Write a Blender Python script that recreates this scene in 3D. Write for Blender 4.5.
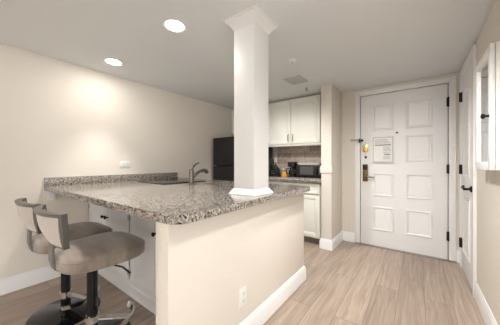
import bpy, bmesh, math, random
from mathutils import Vector, Matrix
random.seed(7)
for o in list(bpy.data.objects): bpy.data.objects.remove(o)
S = bpy.context.scene
C = S.collection
PI = math.pi

# ------------------------------------------------------------------ camera
cam = bpy.data.cameras.new('camera'); co = bpy.data.objects.new('camera', cam); C.objects.link(co)
co.location = (0, 0, 1.13)
co.rotation_euler = (PI/2, 0, math.atan(167/226))
cam.sensor_width = 36; cam.lens = 226/500*36; cam.clip_start = 0.02
S.camera = co
# ------------------------------------------------------------------ world, lights, exposure
w = bpy.data.worlds.new('world'); S.world = w; w.use_nodes = True
w.node_tree.nodes['Background'].inputs[0].default_value = (0.93, 0.96, 1.0, 1)
w.node_tree.nodes['Background'].inputs[1].default_value = 0.6
S.view_settings.view_transform = 'Standard'
S.view_settings.look = 'None'
S.view_settings.gamma = 1
S.view_settings.use_curve_mapping = False
S.view_settings.exposure = 1.5
CAN_W = 1.0          # watts of one recessed can
FILL_W = 380.0       # added fill light behind the camera; the side fill takes a share
BEAM_W = 20.0
HALL_W = 42.0
KITCHEN_W = 32.0

def area_light(name, loc, rot, sx, sy, watts, col):
    l = bpy.data.lights.new(name, 'AREA'); l.shape = 'RECTANGLE'; l.size = sx; l.size_y = sy
    l.energy = watts; l.color = col
    o = bpy.data.objects.new(name, l); o.location = loc; o.rotation_euler = rot; C.objects.link(o); return o
area_light('rear_fill', (-0.6, -5.9, 1.25), (PI/2, 0, PI), 2.7, 1.75, FILL_W, (.98, 0.99, 1.0))  # unseen broad fill, added behind the camera
area_light('side_fill', (2.55, -1.1, 1.25), (0, PI/2, 0), 1.7, 2.6, FILL_W*.06, (.98, 0.99, 1.0))  # fill added from the right; the wall there is solid

# ------------------------------------------------------------------ helpers
def tag(o, label=None, cat=None, group=None, kind=None):
    if label: o['label'] = label
    if cat: o['category'] = cat
    if group: o['group'] = group
    if kind: o['kind'] = kind
    return o
def origin(o):
    v = Vector((0, 0, 0))
    while o is not None:
        v += o.location; o = o.parent
    return v
def thing(name, loc, label, cat, group=None):
    o = bpy.data.objects.new(name, None); o.empty_display_size = .05
    C.objects.link(o); o.location = loc
    return tag(o, label, cat, group)
def copy_tree(o, parent=None):
    c = o.copy(); C.objects.link(c); c.parent = parent
    for ch in list(o.children): copy_tree(ch, c)
    return c

class MB:
    def __init__(s): s.bm = bmesh.new()
    def box(s, x0, y0, z0, x1, y1, z1, bev=0.0, seg=2):
        b = bmesh.new()
        bmesh.ops.create_cube(b, size=1)
        bmesh.ops.scale(b, vec=(abs(x1-x0), abs(y1-y0), abs(z1-z0)), verts=b.verts)
        bmesh.ops.translate(b, vec=((x0+x1)/2, (y0+y1)/2, (z0+z1)/2), verts=b.verts)
        if bev: bmesh.ops.bevel(b, geom=list(b.edges), offset=bev, segments=seg, profile=.5, affect='EDGES')
        return s.add(b)
    def add(s, b, M=None):
        if M is not None: bmesh.ops.transform(b, matrix=M, verts=b.verts)
        me = bpy.data.meshes.new('tmp'); b.to_mesh(me); b.free()
        s.bm.from_mesh(me); bpy.data.meshes.remove(me); return s
    def tube(s, pts, r, n=14, cap=True):
        pts = [Vector(p) for p in pts]
        rs = r if isinstance(r, (list, tuple)) else [r]*len(pts)
        rings = []; prev = None
        for i, p in enumerate(pts):
            t = (pts[min(i+1, len(pts)-1)] - pts[max(i-1, 0)]).normalized()
            if prev is None:
                a = Vector((0, 0, 1)) if abs(t.z) < .9 else Vector((1, 0, 0))
                u = t.cross(a).normalized()
            else:
                u = (prev - t*prev.dot(t)).normalized()
            prev = u; v = t.cross(u)
            rings.append([s.bm.verts.new(p + rs[i]*(math.cos(2*PI*k/n)*u + math.sin(2*PI*k/n)*v)) for k in range(n)])
        for a, b in zip(rings, rings[1:]):
            for k in range(n): s.bm.faces.new((a[k], a[(k+1) % n], b[(k+1) % n], b[k]))
        if cap:
            s.bm.faces.new(rings[0][::-1]); s.bm.faces.new(rings[-1])
        return s
    def ribbon(s, pts, wid, thick, side):
        """rectangular bar along pts; side(i) -> unit vector of the width direction"""
        pts = [Vector(p) for p in pts]; rings = []
        for i, p in enumerate(pts):
            t = (pts[min(i+1, len(pts)-1)] - pts[max(i-1, 0)]).normalized()
            a = Vector(side(i)).normalized(); nrm = t.cross(a).normalized()
            ww = wid(i) if callable(wid) else wid
            rings.append([s.bm.verts.new(p + a*ww/2*q[0] + nrm*thick/2*q[1]) for q in ((-1, -1), (1, -1), (1, 1), (-1, 1))])
        for a, b in zip(rings, rings[1:]):
            for k in range(4): s.bm.faces.new((a[k], a[(k+1) % 4], b[(k+1) % 4], b[k]))
        s.bm.faces.new(rings[0][::-1]); s.bm.faces.new(rings[-1])
        return s
    def lathe(s, prof, c, n=40, M=None, cap=True):
        b = bmesh.new(); rings = []
        for r, z in prof:
            rings.append([b.verts.new((r*math.cos(2*PI*k/n), r*math.sin(2*PI*k/n), z)) for k in range(n)] if r > 1e-6 else [b.verts.new((0, 0, z))])
        for a, d in zip(rings, rings[1:]):
            for k in range(n):
                k2 = (k+1) % n
                if len(a) == 1 and len(d) == 1: continue
                if len(a) == 1: b.faces.new((a[0], d[k2], d[k]))
                elif len(d) == 1: b.faces.new((a[k], a[k2], d[0]))
                else: b.faces.new((a[k], a[k2], d[k2], d[k]))
        if cap and len(rings[0]) > 1: b.faces.new(rings[0][::-1])
        if cap and len(rings[-1]) > 1: b.faces.new(rings[-1])
        T = Matrix.Translation(Vector(c))
        return s.add(b, T @ M if M is not None else T)
    def prism(s, poly, z0, z1, M=None, bev=0.0):
        b = bmesh.new()
        lo = [b.verts.new((x, y, z0)) for x, y in poly]; hi = [b.verts.new((x, y, z1)) for x, y in poly]
        n = len(poly)
        b.faces.new(lo[::-1]); b.faces.new(hi)
        for k in range(n): b.faces.new((lo[k], lo[(k+1) % n], hi[(k+1) % n], hi[k]))
        if bev: bmesh.ops.bevel(b, geom=list(b.edges), offset=bev, segments=2, profile=.5, affect='EDGES')
        return s.add(b, M)
    def loft(s, loops, cap=True):
        """loops: list of closed vertex loops with equal counts"""
        R = [[s.bm.verts.new(p) for p in L] for L in loops]
        n = len(R[0])
        for a, b in zip(R, R[1:]):
            for k in range(n): s.bm.faces.new((a[k], a[(k+1) % n], b[(k+1) % n], b[k]))
        if cap:
            s.bm.faces.new(R[0][::-1]); s.bm.faces.new(R[-1])
        return s
    def sweep(s, path, prof, closed=False):
        """path: plan points (x, y); prof: (out, z) pairs, out = offset to the right of travel; mitred"""
        P = [Vector((p[0], p[1])) for p in path]; n = len(P); loops = []
        for i in range(n):
            d0 = (P[i]-P[i-1]).normalized() if (i > 0 or closed) else None
            d1 = (P[(i+1) % n]-P[i]).normalized() if (i < n-1 or closed) else None
            d0 = d0 or d1; d1 = d1 or d0
            n0 = Vector((d0.y, -d0.x)); n1 = Vector((d1.y, -d1.x))
            m = (n0+n1).normalized(); m = m/max(.2, m.dot(n0))
            loops.append([(P[i].x+m.x*o, P[i].y+m.y*o, z) for o, z in prof])
        R = [[s.bm.verts.new(p) for p in L] for L in loops]; k = len(prof)
        for i in range(n if closed else n-1):
            a, b = R[i], R[(i+1) % n]
            for j in range(k): s.bm.faces.new((a[j], b[j], b[(j+1) % k], a[(j+1) % k]))
        if not closed:
            s.bm.faces.new(R[0]); s.bm.faces.new(R[-1][::-1])
        return s
    def build(s, name, mat, parent=None, smooth=27, bevel=0):
        bm = s.bm
        bmesh.ops.recalc_face_normals(bm, faces=bm.faces)
        if parent is None:
            xs = [v.co for v in bm.verts]
            o0 = Vector(((min(v.x for v in xs)+max(v.x for v in xs))/2, (min(v.y for v in xs)+max(v.y for v in xs))/2, min(v.z for v in xs)))
        else:
            o0 = origin(parent)
        bmesh.ops.translate(bm, vec=-o0, verts=bm.verts)
        if smooth:
            for f in bm.faces: f.smooth = True
            for e in bm.edges:
                if len(e.link_faces) == 2 and e.calc_face_angle(0) > math.radians(smooth): e.smooth = False
        me = bpy.data.meshes.new(name); bm.to_mesh(me); bm.free()
        me.materials.append(mat)
        o = bpy.data.objects.new(name, me); C.objects.link(o)
        if parent is None: o.location = o0
        else: o.parent = parent
        if bevel:
            m = o.modifiers.new('bevel', 'BEVEL'); m.width = bevel; m.segments = 3; m.limit_method = 'ANGLE'; m.angle_limit = math.radians(50)
        return o
def box(*a, **k): return MB().box(*a, **k)
def rrect(x0, y0, x1, y1, r, n=6):
    """rounded rectangle, counter-clockwise; r = radius or four radii (x1y0, x1y1, x0y1, x0y0)"""
    r = [r]*4 if not isinstance(r, (list, tuple)) else r
    out = []
    for (cx, cy, a0, q) in ((x1-r[0], y0+r[0], -90, r[0]), (x1-r[1], y1-r[1], 0, r[1]), (x0+r[2], y1-r[2], 90, r[2]), (x0+r[3], y0+r[3], 180, r[3])):
        if q < 1e-5: out.append((cx, cy)); continue
        for k in range(n+1):
            a = math.radians(a0+90*k/n); out.append((cx+q*math.cos(a), cy+q*math.sin(a)))
    return out
RX = Matrix.Rotation(PI/2, 4, 'X')          # local z -> -y : lathe axis towards the viewer side of a wall facing -Y
RYm = Matrix.Rotation(-PI/2, 4, 'Y')        # local z -> -x

# ------------------------------------------------------------------ materials
def mat(name, col, rough=.5, metal=0, spec=.5, coat=0, emit=None, emit_s=0, trans=0, ior=1.45, bump=None, sheen=0):
    m = bpy.data.materials.new(name); m.use_nodes = True
    nt = m.node_tree; b = nt.nodes['Principled BSDF']
    b.inputs['Base Color'].default_value = (*col, 1)
    b.inputs['Roughness'].default_value = rough; b.inputs['Metallic'].default_value = metal
    b.inputs['Specular IOR Level'].default_value = spec; b.inputs['Coat Weight'].default_value = coat
    b.inputs['Transmission Weight'].default_value = trans; b.inputs['IOR'].default_value = ior
    if sheen: b.inputs['Sheen Weight'].default_value = sheen
    if emit:
        b.inputs['Emission Color'].default_value = (*emit, 1); b.inputs['Emission Strength'].default_value = emit_s
    if bump:
        sc, st, dist = bump
        tc = nt.nodes.new('ShaderNodeTexCoord'); nz = nt.nodes.new('ShaderNodeTexNoise'); bp = nt.nodes.new('ShaderNodeBump')
        nz.inputs['Scale'].default_value = sc; nz.inputs['Detail'].default_value = 4
        bp.inputs['Strength'].default_value = st; bp.inputs['Distance'].default_value = dist
        nt.links.new(tc.outputs['Object'], nz.inputs['Vector']); nt.links.new(nz.outputs['Fac'], bp.inputs['Height'])
        nt.links.new(bp.outputs['Normal'], b.inputs['Normal'])
    return m
def N(m, t, **k):
    n = m.node_tree.nodes.new(t)
    for a, v in k.items(): setattr(n, a, v)
    return n
def ramp(m, stops):
    r = N(m, 'ShaderNodeValToRGB'); e = r.color_ramp.elements
    while len(e) < len(stops): e.new(.5)
    for q, (p, c) in zip(e, stops): q.position = p; q.color = (*c, 1)
    return r
def mixc(m, a, b, fac, mode='MIX'):
    x = N(m, 'ShaderNodeMix', data_type='RGBA', blend_type=mode)
    for sock, v in ((x.inputs[0], fac), (x.inputs[6], a), (x.inputs[7], b)):
        if hasattr(v, 'is_linked'): m.node_tree.links.new(v, sock)
        else: sock.default_value = v if not isinstance(v, tuple) else (*v, 1)
    return x.outputs[2]

M = {}
M['wall'] = mat('wall paint', (.78, .728, .655), .75, spec=.25, bump=(140, .12, .002))
M['ceiling'] = mat('ceiling texture', (.79, .815, .825), .9, spec=.1, bump=(75, .5, .006))
M['trim'] = mat('white trim paint', (.87, .87, .865), .38)
M['columnshade'] = mat('shade-darkened trim paint', (.76, .755, .74), .45)  # same white paint as the trim, darkened to stand in for shade
M['door'] = mat('white door paint', (.87, .87, .87), .42)
M['cab'] = mat('cream cabinet paint', (.84, .83, .755), .38)
M['cabwhite'] = mat('white cabinet paint', (.80, .80, .80), .42)
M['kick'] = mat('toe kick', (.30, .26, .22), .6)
M['black'] = mat('black appliance', (.012, .012, .014), .32)
M['blackgloss'] = mat('black gloss', (.006, .006, .007), .06)
M['blackplastic'] = mat('black plastic', (.012, .012, .012), .35)
M['darkmetal'] = mat('oil rubbed bronze', (.022, .019, .017), .38, metal=.6)
M['chrome'] = mat('chrome', (.78, .78, .78), .12, metal=1)
M['steel'] = mat('brushed steel', (.60, .59, .57), .3, metal=1)
M['nickel'] = mat('brushed nickel', (.19, .176, .162), .32, metal=1)
M['stoolmetal'] = mat('grey satin metal', (.22, .21, .20), .42, metal=.75)
M['pewter'] = mat('pewter', (.30, .28, .25), .35, metal=.9)
M['brass'] = mat('brass', (.70, .50, .20), .25, metal=1)
M['bronze'] = mat('aged bronze', (.20, .14, .07), .35, metal=1)
M['fabricpad'] = mat('pale suede', (.53, .475, .42), .85, sheen=.3, bump=(60, .2, .002))
M['plate'] = mat('white plastic', (.84, .84, .82), .35)
M['slot'] = mat('dark slot', (.03, .03, .03), .6)
M['paper'] = mat('paper', (.86, .86, .85), .7)
M['ink'] = mat('grey print', (.22, .22, .23), .7)
M['acrylic'] = mat('clear acrylic', (1, 1, 1), .04, trans=1, ior=1.3)
M['glass'] = mat('glass', (.9, .93, .92), .02, trans=1, ior=1.45)
M['coffee'] = mat('coffee', (.03, .015, .008), .2)
M['mirror'] = mat('mirror', (.86, .87, .87), .01, metal=1)
M['orange'] = mat('orange packet', (.75, .33, .06), .5)
M['green'] = mat('green soap', (.30, .42, .26), .25)
M['lamp'] = mat('lamp lens', (1, 1, 1), .5, emit=(1, .95, .86), emit_s=14)
M['screen'] = mat('microwave window', (.09, .09, .095), .15)
M['ventgrey'] = mat('grey vent enamel', (.60, .60, .59), .5)
M['sill'] = mat('metal sill', (.35, .33, .30), .4, metal=.8)

# granite
m = M['granite'] = mat('granite', (.5, .5, .5), .12)
b = m.node_tree.nodes['Principled BSDF']; L = m.node_tree.links.new
tc = N(m, 'ShaderNodeTexCoord')
n1 = N(m, 'ShaderNodeTexNoise'); n1.inputs['Scale'].default_value = 85; n1.inputs['Detail'].default_value = 5; n1.inputs['Roughness'].default_value = .62
n2 = N(m, 'ShaderNodeTexNoise'); n2.inputs['Scale'].default_value = 24; n2.inputs['Detail'].default_value = 4
v1 = N(m, 'ShaderNodeTexVoronoi'); v1.inputs['Scale'].default_value = 130
for q in (n1, n2, v1): L(tc.outputs['Object'], q.inputs['Vector'])
r1 = ramp(m, [(.0, (.035, .028, .024)), (.38, (.05, .04, .033)), (.46, (.15, .118, .09)), (.53, (.36, .32, .275)), (.63, (.57, .54, .50)), (1, (.67, .66, .65))])
L(n1.outputs['Fac'], r1.inputs['Fac'])
r2 = ramp(m, [(.36, (.25, .19, .135)), (.5, (.48, .44, .395)), (.64, (.37, .36, .36))])
L(n2.outputs['Fac'], r2.inputs['Fac'])
r3 = ramp(m, [(.0, (0, 0, 0)), (.13, (0, 0, 0)), (.19, (1, 1, 1))])
sep = N(m, 'ShaderNodeSeparateColor'); L(v1.outputs['Color'], sep.inputs[0]); L(sep.outputs[0], r3.inputs['Fac'])
c1 = mixc(m, r1.outputs[0], r2.outputs[0], .38)
c2 = mixc(m, (.04, .033, .03), c1, r3.outputs[0])
L(c2, b.inputs['Base Color'])

# plank floor
m = M['floor'] = mat('plank floor', (.5, .4, .35), .42, spec=.35)
b = m.node_tree.nodes['Principled BSDF']; L = m.node_tree.links.new
tc = N(m, 'ShaderNodeTexCoord'); sx = N(m, 'ShaderNodeSeparateXYZ'); cx = N(m, 'ShaderNodeCombineXYZ')
L(tc.outputs['Object'], sx.inputs[0]); L(sx.outputs[1], cx.inputs[0]); L(sx.outputs[0], cx.inputs[1])
br = N(m, 'ShaderNodeTexBrick'); br.offset = .37; br.offset_frequency = 2
L(cx.outputs[0], br.inputs['Vector'])
br.inputs['Color1'].default_value = (0, 0, 0, 1); br.inputs['Color2'].default_value = (1, 1, 1, 1); br.inputs['Mortar'].default_value = (.5, .5, .5, 1)
br.inputs['Scale'].default_value = 1; br.inputs['Mortar Size'].default_value = .0016; br.inputs['Mortar Smooth'].default_value = .3
br.inputs['Brick Width'].default_value = 1.8; br.inputs['Row Height'].default_value = .18
mp = N(m, 'ShaderNodeMapping'); mp.inputs['Scale'].default_value = (.9, 16, 1); L(cx.outputs[0], mp.inputs[0])
off = N(m, 'ShaderNodeVectorMath', operation='MULTIPLY_ADD'); L(br.outputs['Color'], off.inputs[0]); off.inputs[1].default_value = (9, 9, 9); L(mp.outputs[0], off.inputs[2])
g = N(m, 'ShaderNodeTexNoise'); g.inputs['Scale'].default_value = 2.2; g.inputs['Detail'].default_value = 7; g.inputs['Roughness'].default_value = .65; g.inputs['Distortion'].default_value = .7
L(off.outputs[0], g.inputs['Vector'])
gr = ramp(m, [(.25, (.285, .213, .165)), (.5, (.405, .322, .260)), (.75, (.53, .442, .372))]); L(g.outputs['Fac'], gr.inputs['Fac'])
tint = ramp(m, [(0, (.84, .83, .825)), (1, (1.08, 1.08, 1.08))]); L(br.outputs['Color'], tint.inputs['Fac'])
fc = mixc(m, gr.outputs[0], tint.outputs[0], 1.0, 'MULTIPLY')
L(mixc(m, fc, (.16, .12, .095), br.outputs['Fac']), b.inputs['Base Color'])
bp = N(m, 'ShaderNodeBump'); bp.inputs['Strength'].default_value = .15; bp.inputs['Distance'].default_value = .002
L(g.outputs['Fac'], bp.inputs['Height']); L(bp.outputs[0], b.inputs['Normal'])

# tile backsplash
m = M['tile'] = mat('travertine tile', (.5, .4, .33), .4)
b = m.node_tree.nodes['Principled BSDF']; L = m.node_tree.links.new
tc = N(m, 'ShaderNodeTexCoord'); sx = N(m, 'ShaderNodeSeparateXYZ'); cx = N(m, 'ShaderNodeCombineXYZ')
L(tc.outputs['Object'], sx.inputs[0]); L(sx.outputs[0], cx.inputs[0]); L(sx.outputs[2], cx.inputs[1])
br = N(m, 'ShaderNodeTexBrick'); L(cx.outputs[0], br.inputs['Vector'])
br.inputs['Color1'].default_value = (.30, .235, .19, 1); br.inputs['Color2'].default_value = (.55, .46, .38, 1); br.inputs['Mortar'].default_value = (.56, .50, .43, 1)
br.inputs['Scale'].default_value = 1; br.inputs['Mortar Size'].default_value = .003; br.inputs['Brick Width'].default_value = .20; br.inputs['Row Height'].default_value = .10
nz = N(m, 'ShaderNodeTexNoise'); nz.inputs['Scale'].default_value = 18; nz.inputs['Detail'].default_value = 5; L(tc.outputs['Object'], nz.inputs['Vector'])
rr = ramp(m, [(.3, (.72, .70, .68)), (.7, (1.1, 1.1, 1.1))]); L(nz.outputs['Fac'], rr.inputs['Fac'])
L(mixc(m, br.outputs['Color'], rr.outputs[0], 1.0, 'MULTIPLY'), b.inputs['Base Color'])

# taupe seat suede with brushed nap
m = M['seat'] = mat('taupe suede', (.4, .35, .3), .8, sheen=.35)
b = m.node_tree.nodes['Principled BSDF']; L = m.node_tree.links.new
tc = N(m, 'ShaderNodeTexCoord'); mp = N(m, 'ShaderNodeMapping'); mp.inputs['Scale'].default_value = (4, 14, 6); mp.inputs['Rotation'].default_value = (0, 0, .5)
nz = N(m, 'ShaderNodeTexNoise'); nz.inputs['Scale'].default_value = 1.2; nz.inputs['Detail'].default_value = 5
L(tc.outputs['Object'], mp.inputs[0]); L(mp.outputs[0], nz.inputs['Vector'])
rr = ramp(m, [(.3, (.205, .163, .128)), (.55, (.285, .235, .19)), (.75, (.38, .325, .275))]); L(nz.outputs['Fac'], rr.inputs['Fac'])
L(rr.outputs[0], b.inputs['Base Color'])

# ------------------------------------------------------------------ room shell
XL, XR, YD, YK, H = -2.86, .40, 3.46, 3.55, 2.15
def struct(o, label, cat): return tag(o, label, cat, kind='structure')
FX1, FY0 = 2.6, -6.0
struct(box(XL-.1, FY0-.1, -.06, FX1+.1, YK+.1, 0).build('floor', M['floor']), 'greige wood plank floor', 'floor')
struct(box(XL-.1, FY0-.1, H, FX1+.1, YK+.1, H+.08).build('ceiling', M['ceiling']), 'grey textured ceiling', 'ceiling')
struct(box(XL-.1, FY0, 0, XL, YK+.1, H).build('wall_left', M['wall']), 'long cream wall on the left', 'wall')
struct(box(XL, YK, 0, -1.02, YK+.1, H).build('wall_kitchen', M['wall']), 'kitchen rear wall behind the cabinets', 'wall')
struct(box(-1.02, 2.96, 0, -.884, YK+.1, H, bev=.006).build('wall_stub', M['wall']), 'narrow cream wall end between kitchen and entry', 'wall')
f = MB(); f.box(-.884, YD, 0, -.637, YD+.1, H); f.box(.293, YD, 0, XR+.1, YD+.1, H); f.box(-.637, YD, 2.05, .293, YD+.1, H); f.box(-.637, YD+.04, 0, .293, YD+.1, 2.05)
struct(f.build('wall_entry', M['wall']), 'cream wall around the entry door', 'wall')
f = MB(); f.box(XR, 1.0, 0, XR+.1, 2.701, H); f.box(XR, 3.285, 0, XR+.1, YD, H); f.box(XR, 2.695, 2.05, XR+.1, 3.285, H); f.box(XR+.04, 2.695, 0, XR+.1, 3.285, 2.05)
struct(f.build('wall_right', M['wall']), 'cream wall on the right', 'wall')
struct(box(XR+.1, 1.0, 0, FX1, 1.1, H).build('wall_return', M['wall']), 'living room wall out of view', 'wall')
struct(box(FX1, FY0, 0, FX1+.1, 1.1, H).build('wall_side', M['wall']), 'living room side wall out of view', 'wall')
f = MB(); f.box(XL, FY0-.1, 0, -1.95, FY0, H); f.box(.75, FY0-.1, 0, FX1, FY0, H); f.box(-1.95, FY0-.1, 0, .75, FY0, .35); f.box(-1.95, FY0-.1, 2.1, .75, FY0, H)
struct(f.build('wall_front', M['wall']), 'living room window wall behind the viewer', 'wall')
struct(box(-.98, .585, 0, -.88, 2.07, .865, bev=.004).build('wall_peninsula', M['wall']), 'cream half wall under the granite counter', 'half wall')
struct(box(-2.01, YK-.012, .9, -1.021, YK, 1.40).build('wall_backsplash', M['tile']), 'beige stone tile behind the microwave', 'tile')
f = box(-1.031, 2.95, .99, -.874, 3.02, 1.083, bev=.005)
struct(f.build('trim_1', M['wall']), 'cream trim block around the stub wall end', 'trim')

BP = [(0, 0), (.016, 0), (.016, .10), (.012, .112), (.009, .122), (.004, .133), (0, .133)]
def baseboard(name, path, label, prof=BP):
    return struct(MB().sweep(path, prof).build(name, M['trim'], smooth=20), label, 'baseboard')
baseboard('baseboard_left', [(XL, FY0), (XL, .93)], 'white baseboard along the left wall')
baseboard('baseboard_peninsula', [(-.88, .585), (-.88, 2.07), (-.99, 2.07)], 'white baseboard along the half wall', [(-a, z) for a, z in BP][::-1] if False else BP)
baseboard('baseboard_stub', [(-1.02, 3.0), (-1.02, 2.96), (-.884, 2.96), (-.884, YD), (-.705, YD)], 'white baseboard around the stub wall and entry corner')
baseboard('baseboard_right', [(XR, 2.615), (XR, 1.0)], 'white baseboard along the right wall')
baseboard('baseboard_entry', [(.36, YD), (XR, YD), (XR, 3.36)], 'short white baseboard between the two doors')

# ------------------------------------------------------------------ entry door
def casing(x0, x1, ztop, wl, wr, wt, y, name):
    f = MB()
    for a, b_, z0, z1 in ((x0-wl+.002, x0, 0, ztop+wt-.002), (x1, x1+wr-.002, 0, ztop+wt-.002), (x0, x1, ztop, ztop+wt-.002)):
        f.box(a, y-.018, z0, b_, y, z1, bev=.004)
    # back band
    f.box(x0-wl, y-.024, 0, x0-wl+.014, y, ztop+wt, bev=.003); f.box(x1+wr-.014, y-.024, 0, x1+wr, y, ztop+wt, bev=.003)
    f.box(x0-wl+.001, y-.0245, ztop+wt-.014, x1+wr-.001, y, ztop+wt+.001, bev=.003)
    return f.build(name, M['trim'])
struct(casing(-.637, .293, 2.05, .063, .065, .057, YD, 'trim_2'), 'white casing around the entry door', 'trim')
def panel_ring(f, x0, z0, x1, z1, y, w=.028, h=.015):
    """raised moulding frame on a face looking -Y"""
    prof = [(0, 0), (w*.25, h), (w*.6, h*.8), (w, 0)]
    pts = [(x0, z0), (x1, z0), (x1, z1), (x0, z1)]
    loops = []
    for (x, z), (sx_, sz_) in zip(pts, ((1, 1), (-1, 1), (-1, -1), (1, -1))):
        loops.append([f.bm.verts.new((x+sx_*o, y-d, z+sz_*o)) for o, d in prof])
    for i in range(4):
        a, b_ = loops[i], loops[(i+1) % 4]
        for j in range(3): f.bm.faces.new((a[j], b_[j], b_[j+1], a[j+1]))
f = box(-.629, YD-.012, .012, .283, YD+.034, 2.04, bev=.002)
YF = YD-.012
for (za, zb) in ((1.555, 1.892), (1.135, 1.472), (.68, .988), (.225, .540)):
    for (xa, xb) in ((-.482, -.245), (-.115, .147)):
        panel_ring(f, xa, za, xb, zb, YF)
        f.box(xa+.034, YF-.005, za+.034, xb-.034, YF, zb-.034, bev=.004, seg=1)
door = struct(f.build('door_1', M['door'], smooth=25), 'white eight-panel entry door', 'door')
for z in (1.828, 1.055, .282):
    f = MB().tube([(.290, YF-.010, z-.055), (.290, YF-.010, z+.055)], .008, 10); f.box(.274, YF-.004, z-.05, .30, YF, z+.05)
    f.build('hinge', M['darkmetal'], door)
f = MB().lathe([(.012, 0), (.012, .004), (.006, .006), (0, .006)], (-.207, YF, 1.512), 16, RX); f.build('peephole', M['darkmetal'], door)
f = box(-.604, YF-.022, .872, -.541, YF, 1.105, bev=.008)
lk = f.build('keypad_lock', M['bronze'], door)
box(-.600, YF-.027, 1.03, -.545, YF-.02, 1.10, bev=.004).build('reader', M['blackplastic'], lk)
f = MB().tube([(-.565, YF-.02, .935), (-.565, YF-.06, .935)], .012, 12)
f.tube([(-.572, YF-.055, .935), (-.52, YF-.058, .935), (-.45, YF-.05, .932)], [.011, .010, .008], 12)
f.build('lever', M['bronze'], lk)
f = MB().prism(rrect(-.034, -.055, .034, .055, .03), 0, .014, Matrix.Translation((-.572, YF, 1.325)) @ RX, bev=.003)
db = f.build('deadbolt_plate', M['brass'], door)
f = MB().lathe([(.02, .014), (.02, .02), (.015, .026), (0, .027)], (-.572, YF, 1.33), 20, RX); f.build('lock_cylinder', M['brass'], db)
f = MB().lathe([(.013, 0), (.013, .008), (.0, .009)], (-.566, YF, 1.207), 16, RX); f.box(-.579, YF-.006, 1.185, -.553, YF, 1.207)
f.build('key_slot', M['darkmetal'], door)
# swing bar guard on the casing beside the door
g = thing('door_guard', (-.63, YD-.024, 1.43), 'dark swing-bar door guard at the left edge of the entry door', 'door guard')
box(-.655, YD-.032, 1.405, -.632, YD-.024, 1.46, bev=.002).build('base_plate', M['darkmetal'], g)
f = MB().tube([(-.645, YD-.04, 1.432), (-.645, YD-.13, 1.432)], .006, 10)
f.tube([(-.645, YD-.13, 1.44), (-.73, YD-.135, 1.44)], .005, 10); f.tube([(-.645, YD-.13, 1.424), (-.73, YD-.135, 1.424)], .005, 10); f.tube([(-.73, YD-.135, 1.44), (-.73, YD-.135, 1.424)], .005, 10)
f.build('swing_bar', M['pewter'], g)
f = MB().lathe([(.006, 0), (.006, .03), (.014, .034), (.016, .045), (.008, .054), (0, .055)], (-.606, YF, 1.432), 16, RX)
f.build('stud', M['darkmetal'], g)
box(-.70, YD-.05, .0, .36, YD-.001, .012, bev=.004).build('trim_3', M['sill'])
struct(bpy.data.objects['trim_3'], 'metal sill under the entry door', 'trim')

# notice in a clear holder
nt_ = thing('notice_holder', (-.362, YF-.012, 1.135), 'clear acrylic holder with a white printed notice on the entry door', 'notice')
yy = YF-.010
f = MB()
f.box(-.478, yy-.016, 1.13, -.246, yy-.006, 1.465); ph = f.build('holder_frame', M['ventgrey'], nt_)
box(-.466, yy-.0175, 1.145, -.258, yy-.016, 1.452).build('notice_sheet', M['paper'], nt_)
f = MB(); rnd = random.Random(3)
z = 1.435; ys = yy-.0175
f.box(-.452, ys-.001, 1.424, -.31, ys, 1.430)
f.box(-.452, ys-.001, 1.352, -.272, ys, 1.366)
for z in (1.406, 1.394, 1.382):
    x = -.452
    while x < -.29:
        l = rnd.uniform(.012, .035); f.box(x, ys-.001, z, min(x+l, -.272), ys, z+.004); x += l+.006
for z in (1.33, 1.318, 1.306, 1.294, 1.282, 1.262, 1.25, 1.21, 1.198, 1.186, 1.174):
    x = -.355
    while x < -.29:
        l = rnd.uniform(.01, .03); f.box(x, ys-.001, z, min(x+l, -.272), ys, z+.004); x += l+.006
f.box(-.345, ys-.001, 1.228, -.272, ys, 1.24)
f.build('print', M['ink'], nt_)
f = MB(); f.prism([(-.05, -.05), (.03, -.05), (.055, 0), (.02, .05), (-.045, .035)], 0, .001, Matrix.Translation((-.405, ys, 1.26)) @ RX); f.build('floor_plan_patch', M['plate'], nt_)

# ------------------------------------------------------------------ right wall door
XW = XR
ya, yb = 2.70, 3.28
f = MB()
for a, b_, z0, z1 in ((ya-.073, ya, 0, 2.113), (yb, yb+.073, 0, 2.113), (ya, yb, 2.045, 2.113)):
    f.box(XW-.018, a, z0, XW, b_, z1, bev=.004)
f.box(XW-.024, ya-.075, 0, XW, ya-.061, 2.115, bev=.003); f.box(XW-.024, yb+.061, 0, XW, yb+.075, 2.115, bev=.003); f.box(XW-.0245, ya-.074, 2.101, XW, yb+.074, 2.116, bev=.003)
struct(f.build('trim_4', M['trim']), 'white casing around the side door', 'trim')
f = box(XW-.014, ya+.0005, .012, XW+.034, yb-.003, 2.04, bev=.002)
def ring_x(f, pts, x, w=.026, h=.009):
    n = len(pts); cy = sum(p[0] for p in pts)/n; cz = sum(p[1] for p in pts)/n; R = []
    for i, (y, z) in enumerate(pts):
        p0, p1 = Vector(pts[i-1]), Vector(pts[(i+1) % n]); q = Vector((y, z))
        d0 = (q-p0).normalized(); d1 = (p1-q).normalized()
        m0 = Vector((-d0.y, d0.x)); m1 = Vector((-d1.y, d1.x)); mm = (m0+m1).normalized(); mm = mm/max(.3, mm.dot(m0))
        R.append([f.bm.verts.new((x-d, y+mm.x*o, z+mm.y*o)) for o, d in ((0, 0), (w*.3, h), (w*.65, h*.8), (w, 0))])
    for i in range(n):
        a, b_ = R[i], R[(i+1) % n]
        for j in range(3): f.bm.faces.new((a[j], b_[j], b_[j+1], a[j+1]))
ym = (ya+yb)/2
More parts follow.
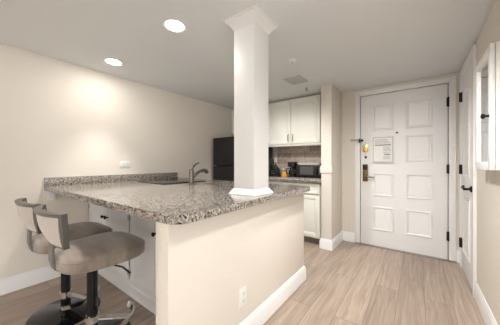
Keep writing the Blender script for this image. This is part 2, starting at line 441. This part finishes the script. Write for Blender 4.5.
arch = [(ya+.11, .98), (yb-.11, .98), (yb-.11, 1.72)] + [(ym+(yb-.11-ym)*math.cos(t), 1.72+.14*math.sin(t)) for t in [PI*k/10 for k in range(1, 10)]] + [(ya+.11, 1.72)]
ring_x(f, arch, XW-.014); ring_x(f, [(ya+.11, .22), (yb-.11, .22), (yb-.11, .80), (ya+.11, .80)], XW-.014)
f.box(XW-.020, ya+.16, .27, XW-.014, yb-.16, .75, bev=.005, seg=1); f.box(XW-.020, ya+.16, 1.03, XW-.014, yb-.16, 1.70, bev=.005, seg=1)
d2 = struct(f.build('door_2', M['door'], smooth=25), 'white side door with arched panel on the right wall', 'door')
for z in (1.825, 1.057, .277):
    f = MB().tube([(XW-.030, yb-.003, z-.05), (XW-.030, yb-.003, z+.05)], .009, 10); f.box(XW-.026, yb-.022, z-.05, XW-.014, yb+.014, z+.05)
    f.build('hinge', M['darkmetal'], d2)
f = MB().lathe([(.027, 0), (.027, .008), (.02, .014), (.011, .016), (.011, .05), (.013, .055), (0, .056)], (XW-.014, ya+.042, .895), 20, RYm)
f.tube([(XW-.062, ya+.035, .895), (XW-.064, ya+.09, .897), (XW-.064, ya+.15, .903), (XW-.052, ya+.165, .912)], [.012, .011, .010, .009], 12)
f.build('lever_handle', M['darkmetal'], d2)

# ------------------------------------------------------------------ mirror cabinet on the right wall
mc = thing('mirror_cabinet', (XR, 2.055, 1.085), 'white wall cabinet with mirrored door hung on the right wall', 'mirror cabinet')
my0, my1, mz0, mz1 = 1.85, 2.26, 1.085, 1.81
box(XR-.042, my0, mz0, XR-.001, my1, mz1, bev=.003).build('case', M['trim'], mc)
f = MB()
for a, b_, z0, z1 in ((my0, my0+.05, mz0, mz1), (my1-.05, my1, mz0, mz1), (my0+.05, my1-.05, mz0, mz0+.05), (my0+.05, my1-.05, mz1-.05, mz1)):
    f.box(XR-.065, a, z0, XR-.044, b_, z1, bev=.003)
dr = f.build('door_frame', M['trim'], mc)
box(XR-.054, my0+.045, mz0+.045, XR-.050, my1-.045, mz1-.045).build('mirror', M['mirror'], dr)
MB().lathe([(.008, 0), (.007, .012), (.014, .020), (.016, .028), (.010, .034), (0, .035)], (XR-.065, my0+.025, 1.40), 18, RYm).build('knob', M['darkmetal'], mc)

# ------------------------------------------------------------------ ceiling fittings
def can(x, y, label):
    t = thing('recessed_light', (x, y, H), label, 'ceiling light', 'recessed ceiling lights')
    MB().lathe([(.062, 0), (.082, -.002), (.084, -.006), (.079, -.008), (.065, -.004)], (x, y, H), 40, cap=False).build('trim_ring', M['plate'], t)
    MB().lathe([(.067, -.0005), (.065, -.004), (.0, -.0045)], (x, y, H), 40, cap=False).build('lens', M['lamp'], t)
    l = bpy.data.lights.new('can_light', 'AREA'); l.shape = 'DISK'; l.size = .13; l.energy = CAN_W; l.color = (1, .975, .94)
    o = bpy.data.objects.new('can_light', l); C.objects.link(o); o.parent = t; o.location = (0, 0, -.012)
    l = bpy.data.lights.new('can_beam', 'SPOT'); l.energy = BEAM_W; l.color = (1, .975, .94); l.spot_size = math.radians(68); l.spot_blend = .7; l.shadow_soft_size = .03
    o = bpy.data.objects.new('can_beam', l); C.objects.link(o); o.parent = t; o.location = (0, 0, -.014)
    return t
can(-2.47, 1.02, 'round recessed ceiling light nearest the left wall')
can(-1.45, 1.02, 'round recessed ceiling light nearest the white column')
def unseen_spot(x, y, watts, tilt=0):
    l = bpy.data.lights.new('can_light', 'SPOT'); l.energy = watts; l.color = (1, .98, .95); l.spot_size = math.radians(112 if tilt else 140); l.spot_blend = 1; l.shadow_soft_size = .08
    o = bpy.data.objects.new('can_light', l); C.objects.link(o); o.location = (x, y, H-.03); o.rotation_euler = (math.radians(tilt), 0, 0)
unseen_spot(-.3, 1.5, HALL_W, 32); unseen_spot(.1, 1.0, 28); unseen_spot(-1.56, 2.12, KITCHEN_W, 32); unseen_spot(-1.6, -1.0, 22); unseen_spot(.3, -1.0, 22)  # tilted pair aimed to brighten door and cabinets; last two added as fill

vt = thing('ceiling_vent', (-1.2, 2.58, H), 'square white slatted ceiling vent beyond the column', 'vent')
f = MB()
vx0, vx1, vy0, vy1 = -1.31, -1.10, 2.46, 2.71
for a in ((vx0, vy0, vx1, vy0+.022), (vx0, vy1-.022, vx1, vy1), (vx0, vy0, vx0+.022, vy1), (vx1-.022, vy0, vx1, vy1)):
    f.box(a[0], a[1], H-.010, a[2], a[3], H, bev=.003)
f.build('frame', M['ventgrey'], vt)
f = MB()
for k in range(8):
    y = vy0+.034+k*.0255; f.box(vx0+.02, y-.009, H-.008, vx1-.02, y+.009, H-.005)
f.build('slats', M['ventgrey'], vt); box(vx0+.015, vy0+.015, H-.003, vx1-.015, vy1-.015, H-.0005).build('backing', M['ink'], vt)
sd = thing('smoke_detector', (-.996, 2.06, H), 'small round white detector on the ceiling', 'detector')
MB().lathe([(.042, 0), (.042, -.012), (.034, -.022), (0, -.024)], (-.996, 2.06, H), 30).build('housing', M['plate'], sd)
MB().lathe([(.008, -.022), (.008, -.027), (0, -.028)], (-.996, 2.06, H), 14).build('lens', M['pewter'], sd)
sp = thing('sprinkler_head', (-1.2, 2.91, H), 'small metal sprinkler head on the ceiling near the upper cabinets', 'sprinkler')
MB().lathe([(.032, 0), (.03, -.006), (.012, -.008)], (-1.2, 2.91, H), 24).build('escutcheon', M['plate'], sp)
f = MB().lathe([(.009, -.006), (.009, -.03), (.005, -.034), (.005, -.046), (.02, -.048), (.02, -.051), (0, -.051)], (-1.2, 2.91, H), 16); f.build('deflector', M['pewter'], sp)

# ------------------------------------------------------------------ column on the counter
cx0, cx1, cy0, cy1 = -1.065, -.887, 1.246, 1.433
ZC = .905
col = thing('column', ((cx0+cx1)/2, (cy0+cy1)/2, ZC), 'square white column standing on the granite counter', 'column')
box(cx0, cy0, ZC, cx1, cy1, H, bev=.003).build('shaft', M['columnshade'], col)
path = [(cx0, cy0), (cx0, cy1), (cx1, cy1), (cx1, cy0)]   # travel so that "right" points outward
path = path[::-1]
MB().sweep(path, [(0, ZC), (.027, ZC), (.026, ZC+.006), (.016, ZC+.018), (.006, ZC+.034), (0, ZC+.040)], closed=True).build('base_moulding', M['columnshade'], col, smooth=20)
MB().sweep(path, [(0, H-.070), (.004, H-.068), (.010, H-.056), (.024, H-.036), (.042, H-.020), (.046, H-.012), (.052, H-.010), (.052, H), (0, H)], closed=True).build('crown_moulding', M['columnshade'], col, smooth=20)

# ------------------------------------------------------------------ granite countertops
def slab(name, outline, hole, z0, z1, parent, bevel=.010):
    bm = bmesh.new()
    def loop(pts):
        vs = [bm.verts.new((x, y, z1)) for x, y in pts]
        return [bm.edges.new((vs[i], vs[(i+1) % len(vs)])) for i in range(len(vs))]
    ed = loop(outline)
    if hole: ed += loop(hole)
    r = bmesh.ops.triangle_fill(bm, use_beauty=True, use_dissolve=False, edges=ed)
    fs = [g_ for g_ in r['geom'] if isinstance(g_, bmesh.types.BMFace)]
    ex = bmesh.ops.extrude_face_region(bm, geom=fs)
    vs = [g_ for g_ in ex['geom'] if isinstance(g_, bmesh.types.BMVert)]
    bmesh.ops.translate(bm, vec=(0, 0, z0-z1), verts=vs)
    q = MB(); q.bm.free(); q.bm = bm
    return q.build(name, M['granite'], parent, smooth=40, bevel=bevel)
sx0, sx1, sy0, sy1 = -1.82, -1.18, 1.62, 1.97
ct = thing('countertop', (-1.83, 1.3, .865), 'large speckled granite peninsula countertop beside the bar stools', 'countertop')
slab('slab', rrect(XL, .565, -.80, 2.07, [.075, .06, 0, 0], 8), rrect(sx0, sy0, sx1, sy1, .05), .865, .905, ct)
box(XL, .565, .905, XL+.02, 2.05, .985, bev=.002).build('backsplash', M['granite'], ct)
sk = thing('kitchen_sink', (-1.5, 1.8, .70), 'stainless steel sink set into the peninsula counter behind the faucet', 'sink')
o_ = [rrect(sx0-.012, sy0-.012, sx1+.012, sy1+.012, .06), rrect(sx0+.002, sy0+.002, sx1-.002, sy1-.002, .05), rrect(sx0+.01, sy0+.01, sx1-.01, sy1-.01, .05), rrect(sx0+.05, sy0+.05, sx1-.05, sy1-.05, .04)]
f = MB(); R = []
for pts, z in zip(o_, (.864, .864, .72, .70)): R.append([f.bm.verts.new((x, y, z)) for x, y in pts])
for a, b_ in zip(R, R[1:]):
    for k in range(len(a)): f.bm.faces.new((a[k], a[(k+1) % len(a)], b_[(k+1) % len(a)], b_[k]))
f.bm.faces.new(R[-1]); f.build('basin', M['steel'], sk, smooth=50)
MB().lathe([(.045, 0), (.04, .004), (.03, .001), (0, .001)], (-1.5, 1.8, .7005), 24).build('drain', M['chrome'], sk)

# faucet
fx, fy = -1.9, 1.54
fa = thing('faucet', (fx, fy, ZC), 'brushed nickel kitchen faucet with lever on the peninsula counter', 'faucet')
MB().prism(rrect(fx-.035, fy-.03, fx+.075, fy+.03, .028), ZC, ZC+.006, bev=.0015).build('deck_plate', M['nickel'], fa)
MB().lathe([(.030, ZC+.005), (.027, ZC+.012), (.025, ZC+.06), (.024, ZC+.135), (.020, ZC+.150), (.0, ZC+.153)], (fx, fy, 0), 28).build('body', M['nickel'], fa)
pts = []
for t in [k/12 for k in range(13)]:
    p = [(.01, .055), (.05, .10), (.10, .150), (.19, .135)]
    q = [(1-t)**3, 3*t*(1-t)**2, 3*t*t*(1-t), t**3]
    pts.append((fx+.01*t, fy+sum(a*b_[0] for a, b_ in zip(q, p)), ZC+sum(a*b_[1] for a, b_ in zip(q, p))))
sp_ = MB().tube(pts, [.014]*8+[.015, .017, .019, .020, .020], 18).build('spout', M['nickel'], fa, smooth=50)
e_ = pts[-1]
MB().tube([e_, (e_[0], e_[1]+.012, e_[2]-.016), (e_[0], e_[1]+.016, e_[2]-.030)], [.020, .021, .018], 18).build('spray_head', M['nickel'], fa)
MB().tube([(fx, fy, ZC+.148), (fx, fy+.012, ZC+.172), (fx, fy+.06, ZC+.206), (fx, fy+.10, ZC+.222)], [.017, .013, .009, .007], 14).build('lever', M['nickel'], fa, smooth=50)

# cooktop
ck = thing('cooktop', (-2.33, 1.61, ZC), 'black glass cooktop set in the counter near the left wall', 'cooktop')
box(-2.62, 1.335, ZC, -2.06, 1.885, ZC+.007, bev=.002).build('glass_top', M['blackgloss'], ck)
for (x, y, r) in ((-2.48, 1.48, .09), (-2.20, 1.48, .075), (-2.48, 1.74, .075), (-2.20, 1.74, .09)):
    bmr = bmesh.new(); n = 36
    A = [[bmr.verts.new((x+q*math.cos(2*PI*k/n), y+q*math.sin(2*PI*k/n), ZC+.0074)) for k in range(n)] for q in (r, r-.004)]
    for k in range(n): bmr.faces.new((A[0][k], A[0][(k+1) % n], A[1][(k+1) % n], A[1][k]))
    MB().add(bmr).build('burner_ring', M['pewter'], ck)

# ------------------------------------------------------------------ cabinet makers
def cab_front(x0, z0, x1, z1, y, fr=.055, th=.018, field=True):
    """framed door front looking -Y; y = back plane"""
    f = MB()
    yf = y-th
    f.box(x0, yf+.006, z0, x1, y, z1)
    for a in ((x0, z0, x0+fr, z1), (x1-fr, z0, x1, z1), (x0+fr, z0, x1-fr, z0+fr), (x0+fr, z1-fr, x1-fr, z1)):
        f.box(a[0], yf, a[1], a[2], y, a[3], bev=.002)
    # sloping inner moulding
    a0, c0, a1, c1 = x0+fr, z0+fr, x1-fr, z1-fr
    for (o1, o2, d1, d2) in ((0, .012, .0, .006),):
        P = [[(a0, c0), (a1, c0), (a1, c1), (a0, c1)], [(a0+o2, c0+o2), (a1-o2, c0+o2), (a1-o2, c1-o2), (a0+o2, c1-o2)]]
        V = [[f.bm.verts.new((x, yf+.0005 if i == 0 else yf+d2-.0005, z)) for x, z in p] for i, p in enumerate(P)]
        for k in range(4): f.bm.faces.new((V[0][k], V[0][(k+1) % 4], V[1][(k+1) % 4], V[1][k]))
    if field:
        q = .034
        P = [[(a0+.016, c0+.016), (a1-.016, c0+.016), (a1-.016, c1-.016), (a0+.016, c1-.016)], [(a0+q, c0+q), (a1-q, c0+q), (a1-q, c1-q), (a0+q, c1-q)]]
        V = [[f.bm.verts.new((x, yf+.0058 if i == 0 else yf+.0005, z)) for x, z in p] for i, p in enumerate(P)]
        for k in range(4): f.bm.faces.new((V[0][k], V[0][(k+1) % 4], V[1][(k+1) % 4], V[1][k]))
        f.bm.faces.new(V[1])
    return f
def knob(x, y, z, par, mt='darkmetal'):
    MB().lathe([(.007, 0), (.006, .014), (.013, .020), (.016, .028), (.013, .034), (0, .036)], (x, y, z), 18, RX).build('knob', M[mt], par)
def pull(x, y, z, par, h=.11):
    pts = [(x, y, z-h/2), (x, y-.022, z-h/2+.008), (x, y-.026, z), (x, y-.022, z+h/2-.008), (x, y, z+h/2)]
    MB().tube(pts, [.006, .005, .007, .005, .006], 10).build('handle', M['pewter'], par, smooth=60)

# peninsula cabinets facing the stools
def pen_cab(x0, x1, label):
    t = thing('base_cabinet', ((x0+x1)/2, 1.2, 0), label, 'cabinet', 'white cabinets under the peninsula')
    f = MB(); f.box(x0, .948, .0, x1, 1.50, .864)
    f.build('body', M['cabwhite'], t)
    f = MB().sweep([(x0, .948), (x1, .948)], [(0, 0), (.016, 0), (.016, .085), (.006, .10), (0, .10)]); f.build('plinth', M['cabwhite'], t)
    mid = (x0+x1)/2
    for a, b_, kx in ((x0+.012, mid-.003, mid-.035), (mid+.003, x1-.012, mid+.035)):
        d = cab_front(a, .135, b_, .80, .947, fr=.06).build('door', M['cabwhite'], t)
        knob(kx, .929, .607, d)
        hx = a+.004 if a < mid-.1 and b_ < mid else b_-.004
        for hz in (.20, .66):
            MB().tube([(hx, .928, hz-.022), (hx, .928, hz+.022)], .005, 8).build('hinge', M['pewter'], d)
    return t
pen_cab(XL+.002, -1.958, 'white two-door cabinet under the counter next to the left wall')
pen_cab(-1.956, -1.058, 'white two-door cabinet under the counter next to the half wall')
struct(box(-1.057, .932, 0, -.981, 1.50, .864).build('trim_5', M['cabwhite']), 'white filler strip between cabinet and half wall', 'trim')
box(XL, .595, .765, XL+.03, .648, .864, bev=.003).build('support_block', M['trim'])
tag(bpy.data.objects['support_block'], 'small white support block under the counter at the left wall', 'support block')

# ------------------------------------------------------------------ kitchen back run
YC = 2.98
t_back = thing('countertop', (-1.5, 3.24, .865), 'short granite countertop under the microwave along the kitchen rear wall', 'countertop')
box(-2.0, 2.935, .865, -1.022, YK-.013, .905, bev=.006).build('slab', M['granite'], t_back)
def back_cab(x0, x1, label, hinge_right):
    t = thing('base_cabinet', ((x0+x1)/2, 3.27, 0), label, 'cabinet', 'cream base cabinets on the kitchen rear wall')
    box(x0, YC+.02, .10, x1, YK-.01, .864).build('body', M['cab'], t)
    box(x0, YC+.09, 0, x1, YK-.01, .10).build('toe_kick', M['kick'], t)
    d = cab_front(x0+.008, .70, x1-.008, .845, YC+.02, fr=.028, field=False).build('drawer', M['cab'], t)
    d = cab_front(x0+.008, .112, x1-.008, .685, YC+.02, fr=.052).build('door', M['cab'], t)
back_cab(-2.0, -1.528, 'cream base cabinet beside the black refrigerator', False)
back_cab(-1.526, -1.045, 'cream base cabinet beside the narrow wall end', True)
YU = 3.25
uc = thing('wall_cabinet', (-1.6, 3.4, 1.39), 'cream two-door upper cabinet above the microwave', 'cabinet', 'cream upper cabinets')
box(-2.075, YU+.02, 1.392, -1.024, YK-.005, 2.13, bev=.002).build('body', M['cab'], uc)
d = cab_front(-2.068, 1.425, -1.607, 2.105, YU+.02, fr=.06).build('door', M['cab'], uc); pull(-1.645, YU+.001, 1.52, d)
d = cab_front(-1.601, 1.425, -1.135, 2.105, YU+.02, fr=.06).build('door', M['cab'], uc); pull(-1.563, YU+.001, 1.52, d)
uc2 = thing('wall_cabinet', (-2.46, 3.4, 1.66), 'cream upper cabinet above the black refrigerator', 'cabinet', 'cream upper cabinets')
box(XL+.002, YU+.02, 1.66, -2.078, YK-.005, 2.13, bev=.002).build('body', M['cab'], uc2)
for a, b_, hx in ((XL+.01, -2.473, -2.51), (-2.467, -2.086, -2.43)):
    d = cab_front(a, 1.68, b_, 2.105, YU+.02, fr=.055).build('door', M['cab'], uc2); pull(hx, YU+.001, 1.74, d)

# refrigerator
rx0, rx1, ry0 = -2.775, -2.03, 2.70
fr = thing('refrigerator', (-2.4, 3.05, 0), 'black top-freezer refrigerator behind the peninsula', 'refrigerator')
box(rx0, ry0+.06, .03, rx1, 3.42, 1.54, bev=.006).build('body', M['black'], fr)
box(rx0+.04, ry0+.09, 0, rx1-.04, 3.40, .05).build('base', M['blackplastic'], fr)
d = box(rx0, ry0, 1.083, rx1, ry0+.055, 1.54, bev=.01, seg=3).build('freezer_door', M['black'], fr)
box(rx0-.004, ry0+.004, 1.09, rx0+.010, ry0+.05, 1.53, bev=.002).build('edge_trim', M['ventgrey'], d)
d = box(rx0, ry0, .08, rx1, ry0+.055, 1.073, bev=.01, seg=3).build('fresh_food_door', M['black'], fr)
box(rx0-.004, ry0+.004, .09, rx0+.010, ry0+.05, 1.065, bev=.002).build('edge_trim', M['ventgrey'], d)
box(rx0+.006, ry0-.004, 1.072, rx0+.075, ry0+.01, 1.084, bev=.002).build('door_hinge', M['steel'], fr)

# microwave
mw = thing('microwave', (-1.27, 3.35, ZC), 'black countertop microwave beside the coffee maker', 'microwave')
mx0, mx1, my_ = -1.495, -1.045, 3.20
box(mx0, my_+.02, .925, mx1, 3.50, 1.092, bev=.004).build('body', M['blackplastic'], mw)
d = box(mx0+.002, my_, .928, -1.155, my_+.02, 1.089, bev=.004).build('door', M['blackplastic'], mw)
box(-1.425, my_-.0015, .950, -1.215, my_+.001, 1.070, bev=.0006, seg=1).build('window', M['screen'], d)
box(-1.172, my_-.022, .95, -1.158, my_-.001, 1.07, bev=.004).build('handle', M['blackplastic'], d)
d = box(-1.150, my_, .928, mx1-.002, my_+.02, 1.089, bev=.003).build('control_panel', M['blackplastic'], mw)
box(-1.135, my_-.001, 1.058, -1.065, my_+.001, 1.080).build('display', M['screen'], d)
for k in range(12):
    x = -1.132+(k % 3)*.026; z = 1.034-(k//3)*.026
    box(x, my_-.002, z, x+.018, my_+.001, z+.016, bev=.0005, seg=1).build('button', M['ink'], d)
for x in (mx0+.04, mx1-.04):
    for y in (my_+.05, 3.46): MB().lathe([(.012, ZC), (.014, .926)], (x, y, 0), 12).build('foot', M['blackplastic'], mw)
f = MB().loft([[(x, y, z) for x, y in rrect(-1.48-e, 3.23-e, -1.12+e, 3.47+e, .05)] for e, z in ((0, 1.0925), (.006, 1.096), (.02, 1.122), (.016, 1.124), (.0, 1.101))])
tag(f.build('serving_tray', M['plate']), 'pale shallow tray lying on top of the microwave', 'tray')

# coffee maker
cm = thing('coffee_maker', (-1.58, 3.29, ZC), 'black drip coffee maker with glass carafe beside the microwave', 'coffee maker')
box(-1.635, 3.20, ZC, -1.520, 3.38, .925, bev=.008).build('base', M['blackplastic'], cm)
box(-1.635, 3.32, .92, -1.520, 3.38, 1.08, bev=.006).build('water_tank', M['blackplastic'], cm)
box(-1.638, 3.20, 1.062, -1.517, 3.38, 1.142, bev=.012).build('brew_head', M['blackplastic'], cm)
cpx, cpy = -1.583, 3.262
cf = MB().lathe([(.042, .926), (.052, .938), (.054, .975), (.044, 1.02), (.039, 1.036), (.039, 1.042)], (cpx, cpy, 0), 30).build('carafe', M['glass'], cm)
MB().lathe([(.041, 1.042), (.041, 1.052), (.018, 1.058), (0, 1.058)], (cpx, cpy, 0), 24).build('carafe_lid', M['blackplastic'], cf)
MB().tube([(cpx-.042, cpy-.02, 1.036), (cpx-.075, cpy-.035, 1.032), (cpx-.086, cpy-.04, 1.0), (cpx-.076, cpy-.035, .962), (cpx-.050, cpy-.022, .95)], .008, 10).build('carafe_handle', M['blackplastic'], cf, smooth=60)
MB().lathe([(.040, .929), (.050, .940), (.051, .955), (0, .955)], (cpx, cpy, 0), 24).build('coffee', M['coffee'], cf)

# knife block and knives
kb = thing('knife_block', (-1.93, 3.25, ZC), 'black knife block on the rear counter beside the refrigerator', 'knife block')
MB().prism([(-.075, 0), (.080, 0), (.055, .13), (-.02, .195), (-.075, .18)], -.05, .05, Matrix.Translation((-1.89, 3.26, ZC)) @ RX, bev=.004).build('block', M['blackplastic'], kb)
f = MB(); f.box(-1.935, 3.2085, .945, -1.86, 3.2095, .962); f.box(-1.94, 3.2085, .985, -1.865, 3.2095, .993); f.build('label_plate', M['steel'], kb)
for i, (dx, dy, h) in enumerate(((-.05, -.03, .10), (-.022, .01, .12), (.0, -.03, .085), (.022, .015, .10), (.04, -.02, .075))):
    x, y = -1.89+dx, 3.26+dy; z = ZC+.178-max(0, dx+.02)*.85-.012
    t = thing('kitchen_knife', (x, y, z), 'black-handled knife standing in the knife block', 'knife', 'knives in the knife block')
    MB().tube([(x, y, z), (x-.012, y, z+h*.5), (x-.022, y, z+h)], [.008, .009, .010], 10).build('knife_handle', M['blackplastic'], t)
# small soap bottle and orange packet
sb = thing('soap_bottle', (-1.79, 3.36, ZC), 'small greenish bottle between knife block and coffee maker', 'bottle')
MB().lathe([(.024, ZC), (.026, ZC+.01), (.026, ZC+.085), (.012, ZC+.10), (.012, ZC+.11), (0, ZC+.11)], (-1.79, 3.36, 0), 24).build('bottle_body', M['green'], sb)
MB().lathe([(.014, ZC+.108), (.014, ZC+.13), (0, ZC+.131)], (-1.79, 3.36, 0), 18).build('cap', M['plate'], sb)
f = MB().loft([[(-1.715+x, 3.26+y, ZC+z) for x, y in rrect(-a, -b_, a, b_, min(a, b_)*.6)] for a, b_, z in ((.045, .022, 0), (.048, .026, .02), (.036, .018, .055), (.015, .006, .078))])
tag(f.build('snack_packet', M['orange']), 'small orange packet on the counter left of the coffee maker', 'packet')

# ------------------------------------------------------------------ outlets
o1 = thing('wall_outlet', (XL, 1.309, 1.083), 'white horizontal double outlet on the left wall above the granite', 'outlet', 'white wall outlets')
box(XL, 1.25, 1.075, XL+.006, 1.368, 1.147, bev=.002).build('cover_plate', M['plate'], o1)
for y in (1.285, 1.333):
    q = MB().prism(rrect(-.017, -.014, .017, .014, .009), 0, .0015, Matrix.Translation((XL+.006, y, 1.111)) @ Matrix.Rotation(PI/2, 4, 'Z') @ RX).build('receptacle', M['plate'], o1)
    f = MB(); f.box(XL+.0074, y-.006, 1.104, XL+.0082, y+.003, 1.106); f.box(XL+.0074, y-.006, 1.116, XL+.0082, y+.003, 1.118); f.box(XL+.0074, y+.006, 1.109, XL+.0082, y+.010, 1.113)
    f.build('slots', M['slot'], q)
XH = -.88
o2 = thing('wall_outlet', (XH, 1.112, .232), 'white vertical double outlet low on the half wall', 'outlet', 'white wall outlets')
box(XH, 1.076, .232, XH+.006, 1.148, .348, bev=.002).build('cover_plate', M['plate'], o2)
for z in (.267, .313):
    q = MB().prism(rrect(-.014, -.017, .014, .017, .009), 0, .0015, Matrix.Translation((XH+.006, 1.112, z)) @ Matrix.Rotation(PI/2, 4, 'Z') @ RX).build('receptacle', M['plate'], o2)
    f = MB(); f.box(XH+.0074, 1.105, z-.004, XH+.0082, 1.107, z+.005); f.box(XH+.0074, 1.117, z-.004, XH+.0082, 1.119, z+.005); f.box(XH+.0074, 1.110, z-.011, XH+.0082, 1.114, z-.007)
    f.build('slots', M['slot'], q)

# ------------------------------------------------------------------ bar stools (built at the origin, facing +Y)
def make_stool(foot_angle):
    r = thing('bar_stool', (0, 0, 0), 'x', 'stool', 'taupe swivel bar stools at the peninsula')
    MB().lathe([(.212, 0), (.218, .003), (.218, .009), (.21, .013), (.06, .020), (.036, .030), (.034, .05), (.0, .05)], (0, 0, 0), 64).build('base_disc', M['blackgloss'], r)
    MB().lathe([(.030, .04), (.030, .495), (0, .495)], (0, 0, 0), 28).build('post', M['blackgloss'], r)
    # foot rest
    R = Matrix.Rotation(foot_angle, 3, 'Z')
    f = MB().lathe([(.030, .118), (.038, .120), (.038, .162), (.030, .164)], (0, 0, 0), 28)
    f.ribbon([R @ Vector((0, y, .142)) for y in (.03, .12, .232)], .034, .012, lambda i: R @ Vector((1, 0, 0)))
    arc = [R @ Vector((.155*math.sin(a), .08+.155*math.cos(a), .142)) for a in [math.radians(-58+116*k/20) for k in range(21)]]
    f.ribbon(arc, .034, .010, lambda i: (arc[i]-R @ Vector((0, .08, .142))).normalized()*.35+Vector((0, 0, .94)))
    f.build('footrest', M['chrome'], r, smooth=40)
    # mechanism and lift lever
    f = box(-.10, -.10, .492, .10, .10, .513, bev=.004); f.build('seat_plate', M['blackplastic'], r)
    MB().tube([(.04, .02, .498), (.10, .06, .49), (.14, .12, .46), (.16, .16, .41)], .0055, 10).build('lift_lever', M['blackplastic'], r, smooth=60)
    # seat cushion
    def outline(e, z):
        pts = []
        for k in range(56):
            a = 2*PI*k/56; c_, s_ = math.cos(a), math.sin(a); n = 3.4
            x = abs(c_)**(2/n)*(1 if c_ > 0 else -1); y = abs(s_)**(2/n)*(1 if s_ > 0 else -1)
            wx = .228 if y > 0 else .228-.02*abs(y)
            pts.append((x*max(.005, wx-e), .045+y*max(.005, .235-e), z))
        return pts
    lv = [(.03, .520), (.008, .522), (.0, .532), (.0, .545), (.001, .572), (.006, .588), (.016, .600), (.04, .614), (.08, .627), (.13, .636), (.19, .641), (.225, .642)]
    st = MB().loft([outline(e, z) for e, z in lv]).build('seat', M['seat'], r, smooth=80)
    o_ = outline(-.0005, .583)
    MB().tube(o_+[o_[0]], .0028, 6, cap=False).build('piping', M['seat'], st, smooth=80)
    # curved backrest
    def bp(t, z, off=0):
        hw = .175+(z-.70)/.17*.045
        y = -.252+.055*t*t+(.87-z)*(.30-.18*t*t)
        nx, ny = -.2*t/hw*hw*1.0, 1.0
        l = math.hypot(0.5*t, 1.0)
        return Vector((hw*t - off*(0.5*t)/l, y+off/l, z))
    def shell(t0, t1, z0, z1, o0, o1, n=24, m=6, rnd=.0):
        f = MB(); loops = []
        for i in range(n+1):
            t = t0+(t1-t0)*i/n
            L_ = []
            for j in range(m+1): L_.append(bp(t, z0+(z1-z0)*j/m, o1+rnd*math.sin(PI*j/m)))
            for j in range(m, -1, -1): L_.append(bp(t, z0+(z1-z0)*j/m, o0-rnd*math.sin(PI*j/m)))
            loops.append(L_)
        return f.loft(loops)
    fm = MB()
    for q in (shell(-1, 1, .847, .868, -.017, .017), shell(.90, 1, 0.668, .85, -.017, .017, n=3), shell(-1, -.90, 0.668, .85, -.017, .017, n=3), shell(-1, 1, 0.668, .684, -.010, .010)):
        me = bpy.data.meshes.new('t'); q.bm.to_mesh(me); q.bm.free(); fm.bm.from_mesh(me); bpy.data.meshes.remove(me)
    fm.build('back_frame', M['stoolmetal'], r, smooth=35, bevel=.003)
    shell(-.90, .90, .680, .848, -.012, .014, rnd=.012).build('back_pad', M['fabricpad'], r, smooth=60)
    # spine plate from back rest to seat
    sp = [(0, -.197, .715), (0, -.198, .68), (0, -.200, .63), (0, -.200, .575), (0, -.190, .532), (0, -.160, .506), (0, -.10, .500), (0, -.04, .500)]
    MB().ribbon(sp, lambda i: .075, .012, lambda i: (1, 0, 0)).build('back_bracket', M['stoolmetal'], r, smooth=50, bevel=.002)
    return r
s1 = make_stool(math.radians(-48)); s1.location = (-1.66, .56, 0)
s1['label'] = 'taupe bar stool nearer the viewer, beside the half wall end'
s2 = copy_tree(s1); s2.location = (-2.133, .546, 0)
for ch in s2.children:
    if ch.name.startswith('footrest'): ch.rotation_euler = (0, 0, math.radians(-24))
s2['label'] = 'taupe bar stool farther back, nearer the left wall'
